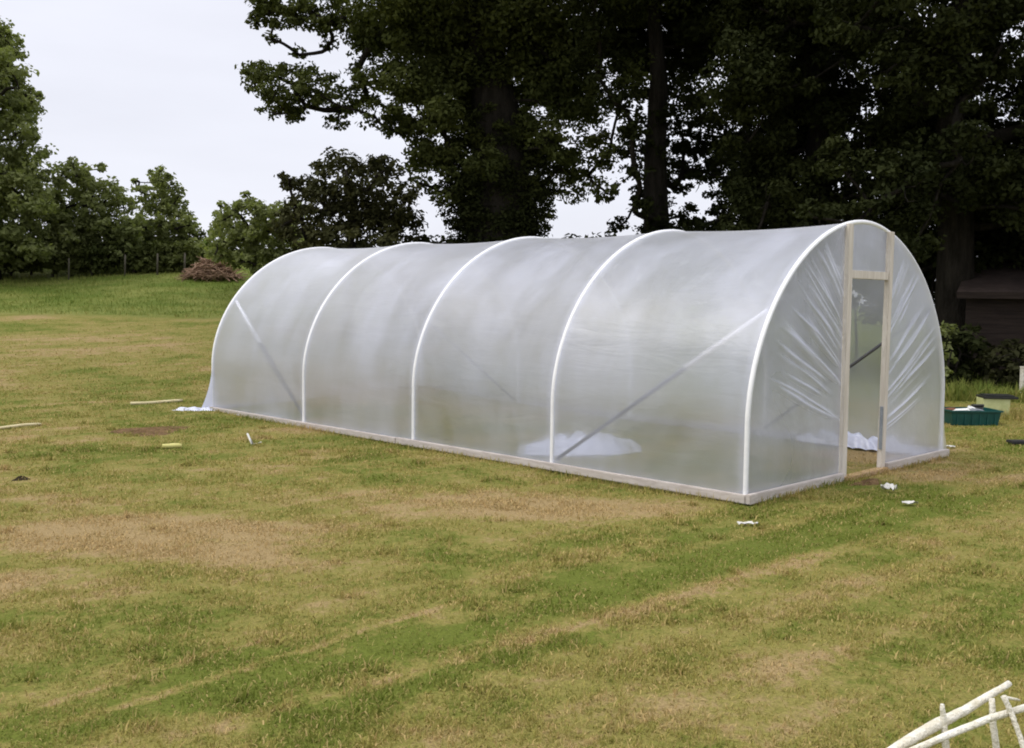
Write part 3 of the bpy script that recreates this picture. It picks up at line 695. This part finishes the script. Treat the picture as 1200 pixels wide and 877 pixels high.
# undergrowth right of the tunnel
D = 18.2
u1 = P([(1118, 420, 22), (1140, 415, 24), (1105, 440, 16), (1125, 445, 16), (1112, 400, 16), (1135, 395, 18), (1150, 440, 16), (1090, 420, 20), (1100, 395, 16)], D, .7, 2)
shrub('bramble_bush', 'dark low bramble beside the near right corner of the tunnel, below the shed', 'bush', 1120, D, u1, 'dark_leaf', .075, 1100, .03, 'undergrowth by the shed')
D = 17.6
u2 = P([(1175, 430, 20), (1195, 420, 24), (1165, 445, 14), (1190, 448, 14), (1215, 430, 26), (1180, 405, 16), (1240, 420, 30), (1160, 420, 14)], D, .6, 2)
shrub('bramble_bush', 'dark low undergrowth in front of the shed wall at the right edge', 'bush', 1190, D, u2, 'thorn_leaf', .075, 1100, .03, 'undergrowth by the shed')
D = 16.6
u3 = P([(1110, 383, 7), (1118, 386, 6), (1103, 388, 6), (1112, 392, 6), (1108, 405, 7), (1112, 420, 8), (1108, 436, 8)], D, .25, 1)
shrub('elder_bush', 'pale leaved thin shrub touching the right side of the tunnel', 'bush', 1109, D, u3, 'hedge_leaf', .06, 1500, .02, None)
# green weeds strip at the foot of undergrowth
n = 5000
q = [at(random.uniform(1085, 1260), 455, random.uniform(16.2, 19)) for i in range(n)]
blades('weedy_grass', np.array([a.x for a in q]), np.array([a.y for a in q]), 0.24, 0.022, 'blade', .9, 'longer green weeds below the shed and brambles')

# ------------------------------------------------------------------ shed at the right
D = 19.5
pA = at(1122, 345, D); pB = at(1300, 345, D - 1.2)
S = empty('shed', Vector(((pA.x + pB.x)/2, (pA.y + pB.y)/2, tz(pA.x, pA.y))), math.atan2(pB.y - pA.y, pB.x - pA.x))
tag(S, 'low dark brown timber shed with sloping felt roof under the trees', 'shed')
ln = (pB - pA).length; eave = pA.z - S.location.z; dep = 2.4
mb = MB(); nb = int(eave/0.14)
for i in range(nb):
    mb.box((0, 0.10 - 0.002*(i % 2), 0.07 + i*0.14), (ln - .3, 0.03, 0.136))
mb.build('front_wall', 'shed_wood', S)
MB().box((-(ln - .3)/2 + .015, dep/2 + .1, eave/2), (0.03, dep - .03, eave)).build('side_wall', 'shed_wood', S)
MB().box(((ln - .3)/2 - .015, dep/2 + .1, eave/2), (0.03, dep - .03, eave)).build('side_wall', 'shed_wood', S)
MB().box((0, dep + .13, eave/2 + .2), (ln - .3, 0.03, eave + .4)).build('rear_wall', 'shed_wood', S)
rise = 0.70
MB().add([(-ln/2, -0.12, eave), (ln/2, -0.12, eave), (ln/2, dep + .3, eave + rise), (-ln/2, dep + .3, eave + rise),
          (-ln/2, -0.12, eave + .05), (ln/2, -0.12, eave + .05), (ln/2, dep + .3, eave + rise + .05), (-ln/2, dep + .3, eave + rise + .05)],
         [(3, 2, 1, 0), (4, 5, 6, 7), (0, 1, 5, 4), (1, 2, 6, 5), (2, 3, 7, 6), (3, 0, 4, 7)]).build('roof', 'shed_roof', S)
MB().box((0, -0.135, eave - .02), (ln, 0.022, 0.12)).build('fascia', 'shed_wood', S)

# ------------------------------------------------------------------ things by the tunnel's right side
def tub(mb, w, d, h, th=0.018, flare=1.1, z=0.0):
    """open rectangular tub with walls"""
    def ring(k, zz, ins): return [(-w/2*k + ins, -d/2*k + ins, zz), (w/2*k - ins, -d/2*k + ins, zz), (w/2*k - ins, d/2*k - ins, zz), (-w/2*k + ins, d/2*k - ins, zz)]
    V = ring(1, z, 0) + ring(flare, z + h, 0) + ring(flare, z + h, th) + ring(1, z + th, th)
    Fs = [(3, 2, 1, 0)] + [(a*4 + i, a*4 + (i+1) % 4, (a+1)*4 + (i+1) % 4, (a+1)*4 + i) for a in range(3) for i in range(4)] + [(12, 13, 14, 15)]
    return mb.add(V, Fs)
cg = ground_at(1134, 497); CR = empty('plastic_crate', cg, R(3))
tag(CR, 'dark green plastic crate of oddments on the grass beside the tunnel', 'crate')
tub(MB(), 0.60, 0.40, 0.185).build('body', 'green_plastic', CR, False, 0.004)
mb = MB()
for x0, y0, sx, sy in ((0, -.225, .70, .03), (0, .225, .70, .03), (-.335, 0, .03, .42), (.335, 0, .03, .42)): mb.box((x0, y0, .187), (sx, sy, .022))
mb.build('rim', 'green_plastic', CR, False, 0.004)
for i in range(6): MB().box((-.25 + i*.1, -.213, .09), (.012, .016, .14)).build('rib', 'green_plastic', CR)
def potlike(name, label, cat, off, r, h, mat, tilt=0.0, group=None):
    p = cg + Vector((off[0], off[1], off[2])); o = empty(name, p, random.random()*3); o.rotation_euler = (tilt, tilt*.5, o.rotation_euler.z); tag(o, label, cat, group)
    MB().lathe([(r*.72, 0), (r*.86, h*.45), (r*.97, h*.93), (r*.90, h*.93), (r*.7, h*.1)], seg=18).build('body', mat, o, True)
    MB().lathe([(r*1.0, h*.86), (r*1.06, h*.87), (r*1.06, h), (r*.94, h), (r*.93, h*.88)], seg=18).build('rim', mat, o, True)
potlike('plant_pot', 'small white pot standing up at the middle of the green crate', 'pot', (-.03, .02, .02), .050, .22, 'white_plastic', .35)
potlike('plant_pot', 'small brown pot in the left end of the green crate', 'pot', (-.24, -.05, .02), .06, .19, 'terracotta', -.1)
potlike('plant_pot', 'black pot near the right end of the green crate', 'pot', (.16, .06, .02), .075, .235, 'black_plastic', .1)
MB().box((0, 0, .0), (.20, .10, .06)).build('grey_box', 'grey_plastic', None, False, .012)
gb = bpy.data.objects['grey_box']; gb.name = 'small_box'; gb.location = cg + Vector((.08, -.10, .175)); gb.rotation_euler = (.2, .15, .5)
tag(gb, 'small grey box lying on top in the green crate', 'box')
MB().box((0, 0, .0), (.22, .08, .05)).build('sachet', 'white_plastic', None, False, .012)
gb = bpy.data.objects['sachet']; gb.name = 'plastic_packet'; gb.location = cg + Vector((-.16, -.12, .18)); gb.rotation_euler = (.3, -.1, -.3)
tag(gb, 'pale flat packet at the front left of the green crate', 'packet')
# pale box behind it
pg = ground_at(1163, 489); BX = empty('storage_box', pg, R(-8)); tag(BX, 'pale yellow green box with black lid behind the green crate', 'box')
tub(MB(), .34, .30, .27, flare=1.06).build('body', 'cream_plastic', BX, False, .005)
MB().box((.05, 0, .285), (.46, .36, .03)).box((.05, 0, .308), (.38, .28, .018)).build('lid', 'black_plastic', BX, False, .006)
# clump of cut straw right of it
sg = ground_at(1196, 492)
n = 900; o = rng.normal(size=(n, 2))*np.array([.22, .18])
blades('cut_straw', sg.x + o[:, 0] + .06, sg.y + o[:, 1], .17, .008, 'blade', 1.5, 'dry cut grass heaped at the right edge beside the boxes')
# white post
wg = ground_at(1196.5, 469); o = empty('marker_post', wg); tag(o, 'thin white post standing upright at the right edge', 'post')
MB().box((0, 0, .26), (.055, .055, .56)).build('shaft', 'white_paint', o, False, .004)
MB().box((0, 0, .545), (.068, .068, .02)).build('cap', 'white_paint', o, False, .004)
# dark board
dg = ground_at(1200, 521); o = empty('dark_board', dg + Vector((.06, 0, 0)), R(2)); tag(o, 'black flat board lying on the grass at the right edge', 'board')
MB().box((0, 0, .028), (.46, .16, .03)).build('plank', 'rubber', o, False, .005)
for k in (-.12, .12): MB().box((k, 0, .006), (.05, .15, .014)).build('batten', 'rubber', o, False, .003)

# ------------------------------------------------------------------ litter on the lawn
def stick(name, label, cat, p, q, r, mat, lift=.012, group=None):
    a, b = ground_at(*p), ground_at(*q)
    mb = MB(); pts = wig(a + Vector((0, 0, lift)), b + Vector((0, 0, lift)), 7, .012)
    mid_ = (a + b)/2; mb.tube([x - mid_ for x in pts], [r*.9, r, r, r*1.05, r, r, r*.85], 7, .08)
    o = mb.build(name, mat, None, True); o.location = mid_; return tag(o, label, cat, group)
stick('cane', 'long pale cane lying on the grass, pointing at the far corner of the tunnel', 'cane', (153, 475), (214, 471), .022, 'pale_stick', .02)
stick('wooden_strip', 'short yellow strip of wood lying just below the soil patch', 'strip', (190, 526), (213, 525), .026, 'yellow', .02)
stick('cane', 'faint pale cane in the grass at the left edge', 'cane', (-6, 504), (48, 499), .018, 'pale_stick', .014)
a, b, c = ground_at(290, 514), ground_at(296, 523), ground_at(306, 521)
mb = MB(); m0 = b.copy(); mb.tube([a + Vector((0, 0, .05)) - m0, b + Vector((0, 0, .015)) - m0, c + Vector((0, 0, .02)) - m0], [.012, .014, .010], 7)
o = mb.build('bent_offcut', 'paper', None, True); o.location = m0; tag(o, 'small white bent offcut lying in front of the far bays of the tunnel', 'offcut')
def scrap(name, label, px, py, w, d, rz, mat='paper', th=.004, curl=.03):
    g = ground_at(px, py); V = []; r2 = np.random.default_rng(int(px*7 + py))
    for i in range(8):
        for j in range(5):
            u, v = i/7 - .5 + r2.normal()*.035, j/4 - .5 + r2.normal()*.07
            V.append((u*w, v*d*(1 + u*.6), .010 + curl*r2.random() + .006*r2.random()))
    nn = len(V); V = np.array(V); V2 = V.copy(); V2[:, 2] += th
    Fq = grid_faces(8, 5); me = np_mesh(name, np.concatenate([V, V2]), np.concatenate([Fq[:, ::-1], Fq + nn]))
    o = link(name, me, mat, None, False); o.location = g; o.rotation_euler = (0, 0, rz); return tag(o, label, 'scrap')
scrap('plastic_scrap', 'crumpled white scrap on the grass close to the doorway threshold', 1041, 577, .12, .06, -.6, curl=.06)
scrap('plastic_scrap', 'small flat white scrap on the grass, nearer than the crumpled one by the door', 1065, 593, .11, .06, .2, curl=.02)
scrap('plastic_scrap', 'long dull white scrap on the grass in front of the near corner of the tunnel', 877, 617, .15, .05, .05, curl=.01)
scrap('plastic_scrap', 'tiny pale scrap on the grass behind the right corner of the tunnel', 1112, 526, .12, .05, .1, curl=.02)

# dug soil patch and clod
def mound(name, px, py, rx, ry, h, mat, seed, n=34):
    g = ground_at(px, py); r2 = np.random.default_rng(seed); V = []
    for i in range(n):
        for j in range(n):
            u, v = i/(n-1)*2 - 1, j/(n-1)*2 - 1; rr = math.hypot(u, v)*(1 + .18*math.sin(math.atan2(v, u)*3 + seed))
            V.append((u*rx, v*ry, max(0, 1 - rr**2)*h*(.5 + .9*r2.random()) - .012 - .03*max(0, rr - 1)))
    o = link(name, np_mesh(name, np.array(V), grid_faces(n, n)), mat, None, True); o.location = g; return o
tag(mound('soil_patch', 178, 506, .46, .62, .034, 'soil', 2), kind='structure', label='patch of freshly dug brown soil in the lawn')
tag(mound('soil_clod', 25, 563, .085, .10, .035, 'dark_soil', 5, 14), 'small dark clod of earth on the grass at the left edge', 'clod')
# brown earth outside the threshold
e = t2w(.30, -.22, 0); n = 30; 
o = mound('worn_earth', 1018, 566, .30, .12, .03, 'soil', 9, 20); o.rotation_euler = (0, 0, YAW); tag(o, kind='structure', label='worn brown earth at the doorway')

# ------------------------------------------------------------------ brush pile and hedge posts
bg = ground_at(250, 320)
bg = Vector((at(248, 320, 33.5).x, 33.5, 0)); bg.z = tz(bg.x, bg.y)
mb = MB()
for i in range(420):
    a = random.uniform(0, 6.28); rr = random.random()**.6; x, y = 0.85*rr*math.cos(a), .5*rr*math.sin(a); z = .75*(1 - rr**1.6)*random.random()
    d = Vector((random.uniform(-1, 1), random.uniform(-1, 1), random.uniform(-.25, .45))).normalized()*random.uniform(.15, .45); p = Vector((x, y, z + .04))
    mb.tube([p - d, p + Vector((0, 0, .03)), p + d], [.014, .018, .008], 5)
o = mb.build('brush_pile', 'brush', None); o.location = bg
tag(o, 'reddish brown pile of cut branches at the top of the grass bank', 'brush pile')
for k, (px, lab) in enumerate(((80, 'leftmost grey post at the foot of the left hedge'), (146, 'grey post at the hedge foot between the broad and the feathery tree'), (184, 'short grey post at the hedge foot below the feathery tree'), (216, 'grey post nearest the brush pile'))):
    d = 34.3; p = at(px, 300, d); z = tz(p.x, p.y); o = empty('fence_post', (p.x, p.y, z)); tag(o, lab, 'fence post', 'posts along the left hedge')
    MB().tube([(0, 0, -.1), (.01, 0, .35), (.02, 0, .7)], [.034, .032, .03], 8).build('shaft', 'grey_post', o, True)
    MB().tube([(.02, 0, .7), (.021, 0, .72)], [.032, .018], 8).build('top', 'grey_post', o, True)

# ------------------------------------------------------------------ white rustic frame at the near right
g0 = ground_at(1150, 877); 
base = Vector((at(1150, 877, 3.15).x, 3.15, 0)); base.z = tz(base.x, base.y)
FR = empty('rustic_frame', base); tag(FR, 'white painted rough branch frame, cut off by the near right corner of the view', 'wooden frame')
def rel(px, py, d): return at(px, py, d) - base
def branch(pts, rad, name):
    dense = []; rr = []
    for i in range(len(pts)-1):
        for k in range(5):
            dense.append(pts[i].lerp(pts[i+1], k/5) + Vector(rng.normal(size=3))*.0005); rr.append(rad[i] + (rad[i+1] - rad[i])*k/5)
    dense.append(pts[-1]); rr.append(rad[-1]); rr = [.84*r*random.uniform(.975, 1.025) for r in rr]
    return MB().tube(dense, rr, 12, .025).build(name, 'white_paint', FR, True)
def drop(p, dx=0.0, dy=0.0): return Vector((p.x + dx, p.y + dy, -0.01))
top0, top1 = rel(1030, 890, 3.05), rel(1183, 801, 3.30)
branch([top0, rel(1090, 853, 3.15), rel(1130, 833, 3.22), top1], [.020, .022, .018, .0125], 'top_rail')
branch([rel(1050, 888, 3.02), rel(1110, 862, 3.12), rel(1160, 842, 3.17), rel(1260, 812, 3.25)], [.012, .0135, .014, .013], 'lower_rail')
v = rel(1162, 818, 3.225); branch([v, rel(1164, 850, 3.20), rel(1168, 880, 3.19), drop(rel(1171, 905, 3.18))], [.011, .0125, .013, .014], 'upright')
v = rel(1176, 816, 3.18); branch([v, rel(1185, 835, 3.17), rel(1192, 855, 3.15), rel(1201, 880, 3.13), drop(rel(1212, 910, 3.1))], [.011, .011, .010, .011, .012], 'upright')
branch([rel(1104, 826, 3.155), rel(1106, 846, 3.16), rel(1109, 880, 3.15), drop(rel(1111, 900, 3.14))], [.008, .013, .014, .015], 'upright')
branch([rel(1177, 817, 3.18), rel(1195, 821, 3.19)], [.007, .004], 'side_twig')
v = rel(1250, 815, 3.25); branch([v + Vector((0, 0, .06)), v, drop(v)], [.012, .013, .014], 'upright')
v = rel(1040, 886, 3.04); branch([v, drop(v)], [.014, .014], 'upright')

# ------------------------------------------------------------------ sky, sun, camera
SUN_EL, SUN_AZ = R(54), R(258)       # azimuth clockwise from +Y
w = bpy.data.worlds.new('World'); scene.world = w; w.use_nodes = True
nt = w.node_tree; nt.nodes.clear()
out = nt.nodes.new('ShaderNodeOutputWorld')
sky = nt.nodes.new('ShaderNodeTexSky'); sky.sky_type = 'NISHITA'; sky.sun_disc = False; sky.sun_elevation = SUN_EL; sky.sun_rotation = SUN_AZ
bg1 = nt.nodes.new('ShaderNodeBackground'); nt.links.new(sky.outputs[0], bg1.inputs[0]); bg1.inputs[1].default_value = 0.10
tc = nt.nodes.new('ShaderNodeTexCoord'); sep = nt.nodes.new('ShaderNodeSeparateXYZ'); nt.links.new(tc.outputs['Generated'], sep.inputs[0])
mp = nt.nodes.new('ShaderNodeMapping'); mp.inputs['Scale'].default_value = (1.2, 1.2, 5.0); nt.links.new(tc.outputs['Generated'], mp.inputs[0])
nz_ = nt.nodes.new('ShaderNodeTexNoise'); nz_.inputs['Scale'].default_value = 2.0; nz_.inputs['Detail'].default_value = 5; nt.links.new(mp.outputs[0], nz_.inputs['Vector'])
mr = nt.nodes.new('ShaderNodeMapRange'); mr.interpolation_type = 'SMOOTHSTEP'; nt.links.new(sep.outputs['Z'], mr.inputs['Value'])
for k, v_ in (('From Min', 0.22), ('From Max', 0.95), ('To Min', 0.985), ('To Max', 2.1)): mr.inputs[k].default_value = v_
mr2 = nt.nodes.new('ShaderNodeMapRange'); nt.links.new(nz_.outputs[0], mr2.inputs['Value'])
for k, v_ in (('From Min', 0.3), ('From Max', 0.7), ('To Min', 0.93), ('To Max', 1.05)): mr2.inputs[k].default_value = v_
mu = nt.nodes.new('ShaderNodeMath'); mu.operation = 'MULTIPLY'; nt.links.new(mr.outputs[0], mu.inputs[0]); nt.links.new(mr2.outputs[0], mu.inputs[1])
bg2 = nt.nodes.new('ShaderNodeBackground'); bg2.inputs[0].default_value = (0.955, 0.965, 1.06, 1); nt.links.new(mu.outputs[0], bg2.inputs[1])
mxs = nt.nodes.new('ShaderNodeMixShader'); mxs.inputs[0].default_value = 0.90      # cloud cover
nt.links.new(bg1.outputs[0], mxs.inputs[1]); nt.links.new(bg2.outputs[0], mxs.inputs[2]); nt.links.new(mxs.outputs[0], out.inputs[0])
sl = bpy.data.lights.new('sun', 'SUN'); sl.energy = 1.8; sl.angle = R(22); sl.color = (1.0, 0.96, 0.90)
so = bpy.data.objects.new('sun', sl); COL.objects.link(so)
sd = Vector((math.sin(SUN_AZ)*math.cos(SUN_EL), math.cos(SUN_AZ)*math.cos(SUN_EL), math.sin(SUN_EL)))
so.rotation_euler = sd.to_track_quat('Z', 'Y').to_euler(); so.location = (-8, -2, 14)

cam = bpy.data.cameras.new('camera'); co = bpy.data.objects.new('camera', cam); COL.objects.link(co)
cam.sensor_fit = 'HORIZONTAL'; cam.sensor_width = 36; cam.lens = F_PX/1200*36; cam.clip_end = 1500; cam.clip_start = 0.05
co.matrix_world = Matrix.Translation((0, 0, CAM_H)) @ (Matrix.Rotation(math.pi/2 - PITCH, 4, 'X') @ Matrix.Rotation(ROLL, 4, 'Z'))
scene.camera = co
vs = scene.view_settings; vs.view_transform = 'Standard'; vs.look = 'None'; vs.exposure = 0.0; vs.gamma = 1.0; vs.use_curve_mapping = False
cy = scene.cycles; cy.filter_width = 1.9; cy.use_denoising = True; cy.max_bounces = 10; cy.transparent_max_bounces = 16; cy.diffuse_bounces = 4; cy.sample_clamp_indirect = 6
